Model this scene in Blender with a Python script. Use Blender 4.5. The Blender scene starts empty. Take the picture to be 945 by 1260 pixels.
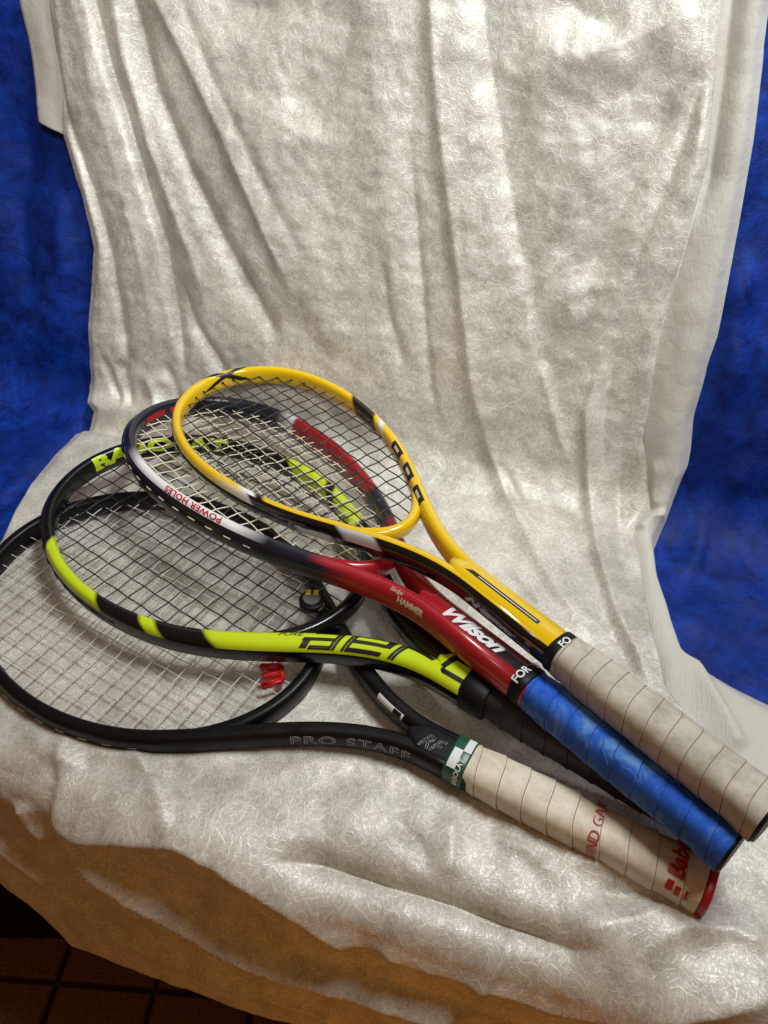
import bpy, bmesh, math, random
import numpy as np
from mathutils import Matrix, Vector, noise

random.seed(7)
rng = np.random.default_rng(7)
SC = bpy.context.scene
COL = SC.collection
SEAT = 0.45                                   # height of the seat above the floor
TH = math.radians(17)                         # the sofa stands turned 17 degrees to the camera

# ------------------------------------------------------------------ camera
PITCH, ROLL, CAMH, FPX = 0.70124, 0.01045, 0.54046, 948.67
cp, sp = math.cos(PITCH), math.sin(PITCH)
Rc = np.array([[1, 0, 0], [0, -sp, -cp], [0, cp, -sp]])
cr, sr = math.cos(ROLL), math.sin(ROLL)
Rc = np.array([[cr, -sr, 0], [sr, cr, 0], [0, 0, 1]]) @ Rc
cam_d = bpy.data.cameras.new('camera')
cam_d.sensor_fit = 'HORIZONTAL'
cam_d.sensor_width = 36.0
cam_d.lens = 36.0 * FPX / 945.0
cam_d.clip_start, cam_d.clip_end = 0.02, 60.0
cam = bpy.data.objects.new('camera', cam_d)
COL.objects.link(cam)
M = Matrix.Identity(4)
for k in range(3):
    M[k][0], M[k][1], M[k][2] = Rc[0][k], -Rc[1][k], -Rc[2][k]
M[2][3] = CAMH + SEAT
cam.matrix_world = M
SC.camera = cam

# ------------------------------------------------------------------ light (an indoor room: a ceiling lamp, plus an added spot and an added low warm fill)
W = bpy.data.worlds.new('World')
SC.world = W
W.use_nodes = True
W.node_tree.nodes['Background'].inputs[0].default_value = (1.0, 0.50, 0.16, 1)
W.node_tree.nodes['Background'].inputs[1].default_value = 0.15


def area(name, loc, target, size, power, color, size_y=None):
    d = bpy.data.lights.new(name, 'AREA')
    d.energy = power
    d.color = color
    d.shape = 'RECTANGLE'
    d.size = size
    d.size_y = size_y or size
    o = bpy.data.objects.new(name, d)
    COL.objects.link(o)
    o.location = loc
    o.rotation_euler = (Vector(target) - Vector(loc)).to_track_quat('-Z', 'Y').to_euler()
    return o


def sofa_xyz(a, y, z):
    """a along the sofa, y towards its back, z above the seat"""
    return (a * math.cos(TH) + y * math.sin(TH), -a * math.sin(TH) + y * math.cos(TH), SEAT + z)


area('ceiling_lamp', sofa_xyz(0.35, 0.74, 1.9), sofa_xyz(-0.2, 0.64, 0.0), 0.7, 30, (0.94, 0.985, 1.0), 0.22)
sd = bpy.data.lights.new('back_fill_spot', 'SPOT')  # added spot, brightens the sofa back and spares the seat front
sd.energy = 108
sd.color = (0.93, 0.98, 1.0)
sd.shadow_soft_size = 0.28
sd.spot_size = math.radians(46)
sd.spot_blend = 0.8
so = bpy.data.objects.new('back_fill_spot', sd)
COL.objects.link(so)
so.location = sofa_xyz(0.45, -0.45, 1.55)
so.rotation_euler = (Vector(sofa_xyz(-0.22, 0.80, 0.62)) - Vector(so.location)).to_track_quat('-Z', 'Y').to_euler()
area('warm_bounce_fill', (-0.10, -0.25, 0.06), (-0.10, 0.25, SEAT - 0.1), 0.35, 0.55, (1.0, 0.32, 0.03))  # added fill, stands in for warm light bounced off the floor

VS = SC.view_settings
VS.view_transform = 'Standard'
VS.look = 'None'
VS.gamma = 1
VS.use_curve_mapping = False
VS.exposure = 0.0
SC.cycles.max_bounces = 4
SC.cycles.diffuse_bounces = 2
SC.cycles.glossy_bounces = 2


# ------------------------------------------------------------------ helpers
def link(name, me, mat=None, parent=None, smooth=True):
    o = bpy.data.objects.new(name, me)
    COL.objects.link(o)
    if mat is not None and not me.materials:
        me.materials.append(mat)
    if parent is not None:
        o.parent = parent
    if smooth:
        for p in me.polygons:
            p.use_smooth = True
    return o


def mesh_from(name, V, F, UV=None):
    me = bpy.data.meshes.new(name)
    me.from_pydata([tuple(map(float, v)) for v in V], [], [tuple(map(int, f)) for f in F])
    if UV is not None:
        lay = me.uv_layers.new(name='UVMap')
        li = np.zeros(len(me.loops), dtype=np.int32)
        me.loops.foreach_get('vertex_index', li)
        lay.data.foreach_set('uv', np.asarray(UV, dtype=np.float32)[li].ravel())
    me.update()
    return me


def tag(o, label, cat, group=None, kind=None):
    if label:
        o['label'] = label
    if cat:
        o['category'] = cat
    if group:
        o['group'] = group
    if kind:
        o['kind'] = kind
    return o


def smoothstep(e0, e1, x):
    t = np.clip((x - e0) / (e1 - e0), 0, 1)
    return t * t * (3 - 2 * t)


# ---- node helpers
class NT:
    def __init__(self, name):
        self.m = bpy.data.materials.new(name)
        self.m.use_nodes = True
        self.t = self.m.node_tree
        self.b = self.t.nodes['Principled BSDF']

    def n(self, kind, **kw):
        nd = self.t.nodes.new(kind)
        for k, v in kw.items():
            setattr(nd, k, v)
        return nd

    def put(self, sock, v):
        if isinstance(v, bpy.types.NodeSocket):
            self.t.links.new(v, sock)
        else:
            if sock.type == 'RGBA' and len(v) == 3:
                v = (*v, 1)
            sock.default_value = v

    def math(self, op, a, b=None, c=None):
        nd = self.n('ShaderNodeMath', operation=op)
        self.put(nd.inputs[0], a)
        if b is not None:
            self.put(nd.inputs[1], b)
        if c is not None:
            self.put(nd.inputs[2], c)
        return nd.outputs[0]

    def mix(self, f, a, b):
        nd = self.n('ShaderNodeMix', data_type='RGBA')
        self.put(nd.inputs[0], f)
        self.put(nd.inputs[6], a)
        self.put(nd.inputs[7], b)
        return nd.outputs[2]

    def noise(self, vec, scale, detail=3, rough=0.55, dist=0.0, dims='3D'):
        nd = self.n('ShaderNodeTexNoise', noise_dimensions=dims)
        if vec is not None:
            self.put(nd.inputs['Vector'], vec)
        nd.inputs['Scale'].default_value = scale
        nd.inputs['Detail'].default_value = detail
        nd.inputs['Roughness'].default_value = rough
        nd.inputs['Distortion'].default_value = dist
        return nd.outputs['Fac']

    def ramp(self, fac, stops, interp='LINEAR'):
        nd = self.n('ShaderNodeValToRGB')
        nd.color_ramp.interpolation = interp
        els = nd.color_ramp.elements
        while len(els) < len(stops):
            els.new(0.5)
        for e, (p, c) in zip(els, stops):
            e.position = p
            e.color = (*c, 1) if len(c) == 3 else c
        self.put(nd.inputs[0], fac)
        return nd.outputs[0]

    def remap(self, x, a, b, c=0.0, d=1.0):
        nd = self.n('ShaderNodeMapRange')
        self.put(nd.inputs[0], x)
        for i, v in enumerate((a, b, c, d)):
            nd.inputs[i + 1].default_value = v
        return nd.outputs[0]

    def bump(self, h, strength, dist, normal=None):
        nd = self.n('ShaderNodeBump')
        self.put(nd.inputs['Height'], h)
        nd.inputs['Strength'].default_value = strength
        nd.inputs['Distance'].default_value = dist
        if normal is not None:
            self.put(nd.inputs['Normal'], normal)
        return nd.outputs[0]

    def set(self, **kw):
        names = dict(color='Base Color', rough='Roughness', metal='Metallic', coat='Coat Weight', coatr='Coat Roughness',
                     sheen='Sheen Weight', sheenr='Sheen Roughness', sheent='Sheen Tint', normal='Normal',
                     spec='Specular IOR Level', sss='Subsurface Weight')
        for k, v in kw.items():
            self.put(self.b.inputs[names[k]], v)
        return self.m

    def uv(self):
        return self.n('ShaderNodeTexCoord').outputs['UV']

    def obj(self):
        return self.n('ShaderNodeTexCoord').outputs['Object']


def plain(name, color, rough=0.4, coat=0.0, metal=0.0, spec=0.5, speck=0.12, bump=0.0, scale=220):
    t = NT(name)
    co = t.obj()
    nz = t.noise(co, scale, 4, 0.6)
    dark = tuple(c * (1 - speck) for c in color)
    lite = tuple(min(1, c * (1 + speck)) for c in color)
    t.set(color=t.mix(nz, dark, lite), rough=t.remap(t.noise(co, 60, 3), 0.3, 0.7, rough * 0.85, min(1, rough * 1.15)),
          coat=coat, coatr=0.12, metal=metal, spec=spec)
    if bump:
        t.set(normal=t.bump(t.noise(co, scale * 3, 2), bump, 0.0004))
    return t.m


# ------------------------------------------------------------------ cloth materials
def scroll_pattern(t, uv, cells, turns=3.1):
    """embossed scrolls: a spiral line in every Voronoi cell"""
    vo = t.n('ShaderNodeTexVoronoi', voronoi_dimensions='2D')
    vo.inputs['Scale'].default_value = cells
    vo.inputs['Randomness'].default_value = 0.9
    t.put(vo.inputs['Vector'], uv)
    sc = t.n('ShaderNodeVectorMath', operation='SUBTRACT')
    t.put(sc.inputs[0], uv)
    t.put(sc.inputs[1], vo.outputs['Position'])
    s = t.n('ShaderNodeSeparateXYZ')
    t.put(s.inputs[0], sc.outputs[0])
    ang = t.math('ARCTAN2', s.outputs[1], s.outputs[0])
    r = t.math('MULTIPLY', vo.outputs['Distance'], 6.2832 * turns)
    c = t.n('ShaderNodeSeparateColor')
    t.put(c.inputs[0], vo.outputs['Color'])
    sgn = t.math('SUBTRACT', t.math('MULTIPLY', t.math('GREATER_THAN', c.outputs[0], 0.5), 2.0), 1.0)
    ph = t.math('ADD', t.math('MULTIPLY', ang, sgn), t.math('ADD', r, t.math('MULTIPLY', c.outputs[1], 6.28)))
    return t.remap(t.math('SINE', ph), 0.66, 1.0)


def velvet(name, base, dark):
    t = NT(name)
    uv = t.uv()
    wob = t.n('ShaderNodeTexNoise', noise_dimensions='2D')
    t.put(wob.inputs['Vector'], uv)
    wob.inputs['Scale'].default_value = 42
    wob.inputs['Detail'].default_value = 3
    wv = t.n('ShaderNodeVectorMath', operation='MULTIPLY_ADD')
    t.put(wv.inputs[0], wob.outputs['Color'])
    wv.inputs[1].default_value = (0.022, 0.022, 0.0)
    t.put(wv.inputs[2], uv)
    pat = scroll_pattern(t, wv.outputs[0], 54)
    crush = wob.outputs['Fac']
    large = t.noise(uv, 9, 3, 0.6, 1.0, '2D')
    n1 = t.noise(uv, 370, 3, 0.75, 1.2, '2D')
    speck = t.remap(n1, 0.36, 0.64)
    k = t.math('ADD', t.math('MULTIPLY', t.remap(large, 0.34, 0.66), 0.24), t.math('MULTIPLY', t.remap(crush, 0.34, 0.66), 0.22))
    k = t.math('MULTIPLY_ADD', speck, 0.36, k)  # fine sparkle of the pile put into the colour, with the fibre speckle
    k = t.math('MULTIPLY_ADD', t.math('MULTIPLY', pat, t.remap(large, 0.25, 0.6, 0.3, 1.0)), 0.25, k)
    hgt = t.math('ADD', t.math('MULTIPLY', crush, 0.45), t.math('MULTIPLY_ADD', pat, 0.12, t.math('MULTIPLY', speck, 0.11)))
    t.set(color=t.mix(k, dark, base), rough=t.remap(k, 0.0, 1.0, 0.50, 0.36), sheen=0.35, sheenr=0.28, sheent=(1, 0.97, 0.93),
          metal=0.13, normal=t.bump(hgt, 0.45, 0.0018), spec=0.5)
    return t.m


MAT = {}
MAT['cream'] = velvet('cream_crushed_velvet', (0.94, 0.91, 0.82), (0.36, 0.34, 0.285))
t = NT('cream_reverse')
uvn = t.uv()
wmap = t.n('ShaderNodeMapping')
t.put(wmap.inputs[0], uvn)
wmap.inputs['Scale'].default_value = (1.0, 0.12, 1)
weave = t.math('MULTIPLY_ADD', t.noise(uvn, 60, 3, 0.6, 0.5, '2D'), 1.5, t.noise(wmap.outputs[0], 900, 2, 0.6, 0, '2D'))
t.set(color=t.mix(t.noise(uvn, 25, 4, 0.6, 0.5, '2D'), (0.56, 0.545, 0.47), (0.68, 0.665, 0.60)), rough=0.5, sheen=0.25, sheenr=0.4,
      normal=t.bump(weave, 0.5, 0.0010), spec=0.35)
MAT['reverse'] = t.m
t = NT('blue_velvet')
uvn = t.uv()
pile = t.noise(uvn, 44, 7, 0.78, 0.35, '2D')
pile2 = t.noise(uvn, 5, 3, 0.6, 0.8, '2D')
kk = t.math('MULTIPLY', t.remap(pile, 0.30, 0.66), t.remap(pile2, 0.36, 0.60, 0.45, 1.0))
t.set(color=t.mix(kk, (0.0015, 0.010, 0.10), (0.007, 0.060, 0.46)), rough=0.5, spec=0.2, sheen=t.remap(kk, 0, 1, 0.02, 0.35), sheenr=0.35,
      sheent=(0.05, 0.24, 1.0), normal=t.bump(pile, 0.5, 0.003))
MAT['blue'] = t.m

# ------------------------------------------------------------------ sofa frame of reference: a along the seat, b up the cover from the front edge
def profile():
    pts = [(.182, -.26), (.215, -.035)]
    for k in range(1, 21):
        w = math.radians(180 - 90 * k / 20)
        pts.append((.25 + .035 * math.cos(w), -.035 + .035 * math.sin(w)))
    i0 = len(pts) - 1
    for y in np.linspace(.25, .66, 20)[1:]:
        pts.append((y, 0.))
    for k in range(1, 25):
        w = math.radians(-90 + 76 * k / 24)
        pts.append((.66 + .05 * math.cos(w), .05 + .05 * math.sin(w)))
    y, z = pts[-1]
    for k in range(1, 31):
        pts.append((y + .03 * k * math.sin(math.radians(14)), z + .03 * k * math.cos(math.radians(14))))
    pts = np.array(pts)
    b = np.concatenate([[0], np.cumsum(np.linalg.norm(np.diff(pts, axis=0), axis=1))])
    return pts, b - b[i0]


PR, PB = profile()
_tg = np.gradient(PR, PB, axis=0)
_tg /= np.linalg.norm(_tg, axis=1)[:, None]
_nr = np.stack([-_tg[:, 1], _tg[:, 0]], 1)          # outward normal (towards the viewer / up)


def place(a, b, h):
    """sofa coordinates -> world; h is the height over the base surface"""
    y = np.interp(b, PB, PR[:, 0])
    z = np.interp(b, PB, PR[:, 1])
    ny = np.interp(b, PB, _nr[:, 0])
    nz = np.interp(b, PB, _nr[:, 1])
    y = y + ny * h
    z = z + nz * h
    return np.stack([a * math.cos(TH) + y * math.sin(TH), -a * math.sin(TH) + y * math.cos(TH), z + SEAT], -1)


def fold_height(a, b, folds):
    H = np.zeros_like(a)
    for pts, h, wl, wr, t0, t1 in folds:
        p = np.array(pts)
        # resample smoothly
        seg = np.linalg.norm(np.diff(p, axis=0), axis=1)
        cum = np.concatenate([[0], np.cumsum(seg)])
        L = cum[-1]
        reach = 3 * max(wl, wr)
        msk = (a > p[:, 0].min() - reach) & (a < p[:, 0].max() + reach) & (b > p[:, 1].min() - reach) & (b < p[:, 1].max() + reach)
        if not msk.any():
            continue
        A, Bq = a[msk], b[msk]
        best = np.full(A.shape, 1e9)
        sd = np.zeros_like(A)
        tt = np.zeros_like(A)
        for i in range(len(p) - 1):
            d = p[i + 1] - p[i]
            l2 = d @ d
            w = np.clip(((A - p[i, 0]) * d[0] + (Bq - p[i, 1]) * d[1]) / l2, 0, 1)
            ex, ey = A - (p[i, 0] + w * d[0]), Bq - (p[i, 1] + w * d[1])
            dist = np.hypot(ex, ey)
            up = dist < best
            best = np.where(up, dist, best)
            sgn = np.sign(d[0] * ey - d[1] * ex)
            sd = np.where(up, sgn, sd)
            tt = np.where(up, (cum[i] + w * seg[i]) / L, tt)
        wd = np.where(sd < 0, wl, wr)
        amp = h * (0.55 * np.exp(-(best / wd) ** 2) + 0.45 * np.exp(-best / (0.55 * wd)))
        if t0 > 0:
            amp = amp * smoothstep(0, t0, tt)
        if t1 > 0:
            amp = amp * smoothstep(0, t1, 1 - tt)
        H[msk] += amp
    return H


def vnoise(a, b, scale, seed=0.0, octaves=3):
    out = np.zeros(a.size)
    fa, fb = a.ravel() * scale, b.ravel() * scale
    for i in range(a.size):
        out[i] = noise.fractal((fa[i], fb[i], seed), 0.8, 2.1, octaves)
    return out.reshape(a.shape)


def grid_noise(a, b, scale, seed, octaves=3):
    """fractal noise sampled on a coarse lattice and interpolated"""
    a0, a1, b0, b1 = a.min(), a.max(), b.min(), b.max()
    na, nb = int((a1 - a0) * scale * 6) + 4, int((b1 - b0) * scale * 6) + 4
    ga, gb = np.meshgrid(np.linspace(a0, a1, na), np.linspace(b0, b1, nb), indexing='ij')
    g = vnoise(ga, gb, scale, seed, octaves)
    fa = (a - a0) / (a1 - a0) * (na - 1)
    fb = (b - b0) / (b1 - b0) * (nb - 1)
    i = np.clip(fa.astype(int), 0, na - 2)
    j = np.clip(fb.astype(int), 0, nb - 2)
    u, v = fa - i, fb - j
    u, v = u * u * (3 - 2 * u), v * v * (3 - 2 * v)
    return g[i, j] * (1 - u) * (1 - v) + g[i + 1, j] * u * (1 - v) + g[i, j + 1] * (1 - u) * v + g[i + 1, j + 1] * u * v


def grid_mesh(name, P, UV):
    n, m = P.shape[:2]
    idx = np.arange(n * m).reshape(n, m)
    F = np.stack([idx[:-1, :-1], idx[1:, :-1], idx[1:, 1:], idx[:-1, 1:]], -1).reshape(-1, 4)
    return mesh_from(name, P.reshape(-1, 3), F, UV.reshape(-1, 2))


FOLDS = [
    ([(-0.633,0.905),(-0.635,0.877),(-0.612,0.783),(-0.583,0.702),(-0.564,0.629),(-0.549,0.493),(-0.545,0.469)], -0.0085, 0.0056, 0.0096, 0, 0.2),
    ([(-0.566,0.908),(-0.563,0.88),(-0.551,0.826),(-0.523,0.738),(-0.493,0.646),(-0.481,0.554),(-0.469,0.492)], -0.0119, 0.0056, 0.0128, 0, 0.15),
    ([(-0.585,0.907),(-0.584,0.879),(-0.566,0.792),(-0.543,0.706),(-0.519,0.611),(-0.508,0.517)], 0.0042, 0.02, 0.014, 0, 0.2),
    ([(-0.52,0.909),(-0.517,0.882),(-0.498,0.81),(-0.462,0.735),(-0.42,0.663),(-0.369,0.589),(-0.341,0.537)], -0.01275, 0.016, 0.0112, 0, 0.2),
    ([(-0.49,0.91),(-0.486,0.883),(-0.445,0.817),(-0.399,0.737),(-0.34,0.63),(-0.327,0.587)], 0.009, 0.008, 0.05, 0, 0.25),
    ([(-0.483,0.63),(-0.458,0.567),(-0.422,0.518),(-0.405,0.498)], -0.01, 0.01, 0.007, 0.3, 0.2),
    ([(-0.56,0.508),(-0.553,0.468),(-0.544,0.443)], -0.01, 0.006, 0.008, 0.2, 0.1),
    ([(-0.526,0.498),(-0.514,0.469),(-0.505,0.445)], 0.008, 0.01, 0.01, 0.3, 0.1),
    ([(-0.282,0.898),(-0.288,0.846),(-0.319,0.809),(-0.372,0.804)], -0.006, 0.036, 0.0264, 0.2, 0.35),
    ([(-0.372,0.801),(-0.34,0.779),(-0.317,0.766),(-0.286,0.753)], 0.0036, 0.03, 0.018, 0.3, 0.4),
    ([(-0.442,0.899),(-0.394,0.883),(-0.343,0.879)], -0.0048, 0.024, 0.024, 0.2, 0.3),
    ([(-0.309,0.576),(-0.281,0.584),(-0.257,0.582)], 0.003, 0.018, 0.012, 0.4, 0.4),
    ([(-0.395,0.577),(-0.334,0.581),(-0.275,0.562)], -0.003, 0.0216, 0.0216, 0.3, 0.4),
    ([(-0.214,0.931),(-0.208,0.895),(-0.192,0.813),(-0.174,0.742),(-0.159,0.685),(-0.137,0.605),(-0.122,0.544),(-0.09,0.471),(-0.042,0.381),(-0.003,0.308),(0.048,0.243),(0.072,0.215)], 0.0085, 0.009, 0.045, 0, 0.15),
    ([(-0.218,0.795),(-0.206,0.727),(-0.168,0.536),(-0.148,0.479)], -0.0036, 0.008, 0.005, 0.3, 0.3),
    ([(-0.268,0.918),(-0.255,0.814),(-0.228,0.681),(-0.192,0.539)], 0.0036, 0.03, 0.03, 0, 0.3),
    ([(-0.165,0.921),(-0.162,0.897),(-0.126,0.783),(-0.094,0.693),(-0.055,0.573),(-0.016,0.485)], -0.0054, 0.01, 0.03, 0, 0.3),
    ([(-0.123,0.874),(-0.084,0.858),(-0.036,0.867),(0.0,0.886),(0.015,0.91)], 0.0054, 0.0264, 0.0216, 0.25, 0.1),
    ([(-0.105,0.831),(-0.055,0.818),(-0.016,0.837),(0.01,0.875)], -0.0042, 0.0264, 0.024, 0.3, 0.2),
    ([(-0.093,0.906),(-0.077,0.895),(-0.054,0.885),(-0.032,0.897)], -0.0054, 0.0168, 0.0168, 0.3, 0.3),
    ([(0.024,0.847),(0.001,0.759),(-0.022,0.686),(-0.034,0.644)], -0.0078, 0.0264, 0.024, 0.2, 0.3),
    ([(0.04,0.834),(0.028,0.754),(0.011,0.679),(0.004,0.622)], 0.0054, 0.0192, 0.0264, 0.2, 0.3),
    ([(0.038,0.894),(0.057,0.782),(0.058,0.721),(0.051,0.632),(0.057,0.574),(0.065,0.514)], 0.006, 0.02, 0.004, 0.1, 0.2),
    ([(-0.037,0.68),(-0.038,0.647),(-0.016,0.611)], 0.0036, 0.0168, 0.0168, 0.4, 0.4),
    ([(0.007,0.602),(0.0,0.54),(0.021,0.446),(0.039,0.36),(0.064,0.279),(0.093,0.221),(0.111,0.2)], 0.01, 0.005, 0.026, 0.2, 0.15),
    ([(0.043,0.534),(0.051,0.461),(0.068,0.364),(0.086,0.278)], -0.006, 0.012, 0.012, 0.3, 0.3),
    ([(0.076,0.411),(0.09,0.317),(0.099,0.259),(0.114,0.21)], 0.005, 0.018, 0.005, 0.2, 0.2),
    ([(-0.165,0.208),(-0.174,0.146),(-0.194,0.07)], 0.0025, 0.02, 0.02, 0.4, 0.4),
    ([(-0.354,0.019),(-0.328,-0.017),(-0.327,-0.047),(-0.306,-0.083)], 0.006, 0.005, 0.014, 0.2, 0.3),
    ([(-0.292,0.021),(-0.259,0.003),(-0.224,-0.03)], 0.005, 0.01, 0.005, 0.2, 0.2),
    ([(-0.365,-0.044),(-0.358,-0.066),(-0.344,-0.086)], 0.007, 0.006, 0.01, 0.2, 0.2),
    ([(-0.142,0.063),(-0.181,0.025),(-0.222,-0.002)], 0.003, 0.022, 0.016, 0.3, 0.3),
    ([(-0.093,0.056),(-0.102,0.026),(-0.119,0.001)], 0.003, 0.02, 0.02, 0.3, 0.3),
    ([(-0.036,0.047),(-0.03,0.023),(-0.026,-0.003)], 0.005, 0.012, 0.008, 0.3, 0.2),
    ([(0.034,0.007),(0.053,0.032),(0.097,0.041),(0.135,0.033)], 0.006, 0.014, 0.014, 0.3, 0.2),
    ([(0.053,-0.014),(0.094,0.004),(0.13,0.032),(0.146,0.042)], 0.008, 0.016, 0.016, 0.2, 0.2),
    ([(-0.166,-0.026),(-0.111,-0.021),(-0.069,-0.021),(-0.02,-0.019),(0.017,-0.024),(0.06,-0.023),(0.095,-0.006)], -0.018, 0.014, 0.018, 0.2, 0.25),
    ([(-0.336,-0.046),(-0.305,-0.049),(-0.222,-0.032),(-0.181,-0.037),(-0.135,-0.05),(-0.093,-0.07)], 0.015, 0.008, 0.022, 0.15, 0),
    ([(-0.336,-0.046),(-0.304,-0.079),(-0.267,-0.11),(-0.232,-0.119),(-0.186,-0.135),(-0.136,-0.141),(-0.054,-0.122),(0.019,-0.112)], 0.018, 0.007, 0.014, 0.15, 0.1),
    ([(-0.399,-0.117),(-0.345,-0.154),(-0.291,-0.188),(-0.212,-0.2),(-0.101,-0.201)], 0.006, 0.012, 0.008, 0, 0),
    ([(-0.057,-0.066),(-0.012,-0.065),(0.062,-0.068),(0.103,-0.053),(0.182,-0.014),(0.208,-0.004)], 0.009, 0.008, 0.018, 0, 0),
    ([(-0.613,0.899),(-0.615,0.834),(-0.597,0.734),(-0.576,0.641),(-0.584,0.515)], 0.003, 0.006, 0.01, 0, 0.2),
    ([(-0.536,0.902),(-0.532,0.839),(-0.505,0.75),(-0.455,0.637),(-0.434,0.567)], 0.004, 0.01, 0.007, 0, 0.25),
    ([(-0.468,0.904),(-0.429,0.823),(-0.366,0.723),(-0.305,0.63)], -0.003, 0.012, 0.008, 0.1, 0.3),
    ([(-0.588,0.514),(-0.574,0.475),(-0.556,0.438)], -0.008, 0.005, 0.006, 0.3, 0.1),
    ([(-0.503,0.517),(-0.488,0.489),(-0.479,0.46)], -0.008, 0.006, 0.006, 0.3, 0.1),
    ([(-0.448,0.511),(-0.395,0.505),(-0.343,0.531)], 0.005, 0.008, 0.008, 0.3, 0.3),
    ([(-0.095,0.697),(-0.067,0.603),(-0.02,0.504),(0.01,0.453)], 0.005, 0.01, 0.006, 0.3, 0.3),
    ([(-0.082,0.472),(-0.035,0.397),(0.006,0.344)], -0.004, 0.01, 0.006, 0.3, 0.3),
    ([(0.017,0.616),(0.019,0.547),(0.035,0.458)], -0.004, 0.006, 0.006, 0.3, 0.3),
    ([(-0.237,0.68),(-0.224,0.615),(-0.198,0.547)], -0.004, 0.01, 0.006, 0.3, 0.3),
    ([(0.041,0.883),(0.036,0.795),(0.02,0.71),(0.014,0.648)], -0.006, 0.01, 0.008, 0.2, 0.3),
    ([(0.001,0.132),(-0.026,0.132),(-0.059,0.155)], 0.003, 0.01, 0.01, 0.3, 0.3),
    ([(-0.382,0.01),(-0.349,-0.003),(-0.311,-0.006)], 0.004, 0.006, 0.008, 0.3, 0.3),
    ([(-0.079,0.033),(-0.05,0.016),(-0.039,-0.002)], -0.004, 0.008, 0.006, 0.3, 0.2),
    ([(-0.006,0.036),(0.024,0.033),(0.049,0.017)], 0.004, 0.006, 0.01, 0.3, 0.3),
    ([(0.066,0.017),(0.103,0.026),(0.135,0.022)], -0.005, 0.008, 0.008, 0.3, 0.3),
    ([(0.101,-0.014),(0.13,0.01),(0.161,0.02),(0.183,0.016)], 0.007, 0.008, 0.014, 0.3, 0.1),
    ([(0.028,-0.021),(0.012,-0.061),(0.004,-0.088)], 0.004, 0.006, 0.006, 0.3, 0.3),
    ([(-0.01,0.054),(0.052,0.041),(0.108,0.028)], 0.005, 0.008, 0.012, 0.2, 0.2),
    ([(0.006,0.101),(0.07,0.089),(0.106,0.088)], 0.005, 0.012, 0.008, 0.2, 0.2),
    ([(-0.398,0.011),(-0.326,0.006),(-0.261,0.018),(-0.184,0.048)], 0.0035, 0.008, 0.012, 0.2, 0.2),
    ([(-0.063,0.066),(-0.115,0.064),(-0.17,0.047)], 0.003, 0.01, 0.008, 0.2, 0.2),
    ([(-0.051,0.123),(-0.085,0.147),(-0.122,0.172)], 0.004, 0.008, 0.008, 0.2, 0.2),
    ([(-0.049,0.326),(0.001,0.267),(0.042,0.234)], 0.004, 0.006, 0.012, 0.2, 0.2),
]
AL = [(-0.594, 1.2), (-0.615, 0.878), (-0.618, 0.748), (-0.601, 0.692), (-0.59, 0.635), (-0.606, 0.536), (-0.61, 0.462), (-0.601, 0.439), (-0.589, 0.428), (-0.595, 0.395), (-0.592, 0.346), (-0.581, 0.286), (-0.566, 0.24), (-0.548, 0.197), (-0.539, 0.156), (-0.55, 0.05), (-0.62, -0.3)]
AR = [(0.02, 1.2), (0.036, 0.928), (0.042, 0.897), (0.061, 0.782), (0.06, 0.729), (0.056, 0.633), (0.062, 0.575), (0.069, 0.515), (0.086, 0.468), (0.092, 0.444), (0.077, 0.416), (0.09, 0.317), (0.099, 0.259), (0.114, 0.21), (0.146, 0.17), (0.187, 0.128), (0.25, 0.1), (0.34, 0.06), (0.36, -0.3)]

def AL_FN(b):
    return np.interp(b, [p[1] for p in AL[::-1]], [p[0] for p in AL[::-1]])


def AR_FN(b):
    return np.interp(b, [p[1] for p in AR[::-1]], [p[0] for p in AR[::-1]])

RIB_L = [(0.032, 0.928), (0.038, 0.897), (0.056, 0.782), (0.055, 0.728), (0.051, 0.632), (0.057, 0.574), (0.064, 0.514), (0.08, 0.467), (0.087, 0.443), (0.072, 0.415), (0.086, 0.315), (0.095, 0.258), (0.108, 0.209), (0.134, 0.162), (0.175, 0.114)]
RIB_R = [(0.082, 0.929), (0.081, 0.899), (0.095, 0.808), (0.102, 0.734), (0.109, 0.641), (0.112, 0.583), (0.11, 0.55), (0.116, 0.493), (0.108, 0.443), (0.098, 0.407), (0.103, 0.36), (0.119, 0.305), (0.131, 0.262), (0.197, 0.237), (0.238, 0.228)]
FLAP_L = [(-0.666, 0.904), (-0.662, 0.876), (-0.655, 0.824), (-0.654, 0.76)]
FLAP_R = [(-0.612, 0.906), (-0.607, 0.878), (-0.604, 0.812), (-0.608, 0.746)]
BLUE_FOLDS = [
    ([(-0.636,0.722),(-0.641,0.605),(-0.669,0.481)], 0.016, 0.03, 0.02, 0.3, 0.3),
    ([(-0.667,0.801),(-0.699,0.673),(-0.702,0.507)], -0.012, 0.02, 0.02, 0.3, 0.3),
    ([(-0.61,0.27),(-0.611,0.361),(-0.601,0.433)], -0.012, 0.012, 0.012, 0, 0),
    ([(0.115,0.721),(0.125,0.632),(0.151,0.554)], 0.014, 0.02, 0.014, 0.3, 0.3),
    ([(0.177,0.523),(0.153,0.446),(0.132,0.372)], 0.012, 0.016, 0.02, 0.3, 0.3),
    ([(0.152,0.518),(0.158,0.464),(0.148,0.354)], -0.008, 0.012, 0.012, 0.3, 0.3),
]
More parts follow.
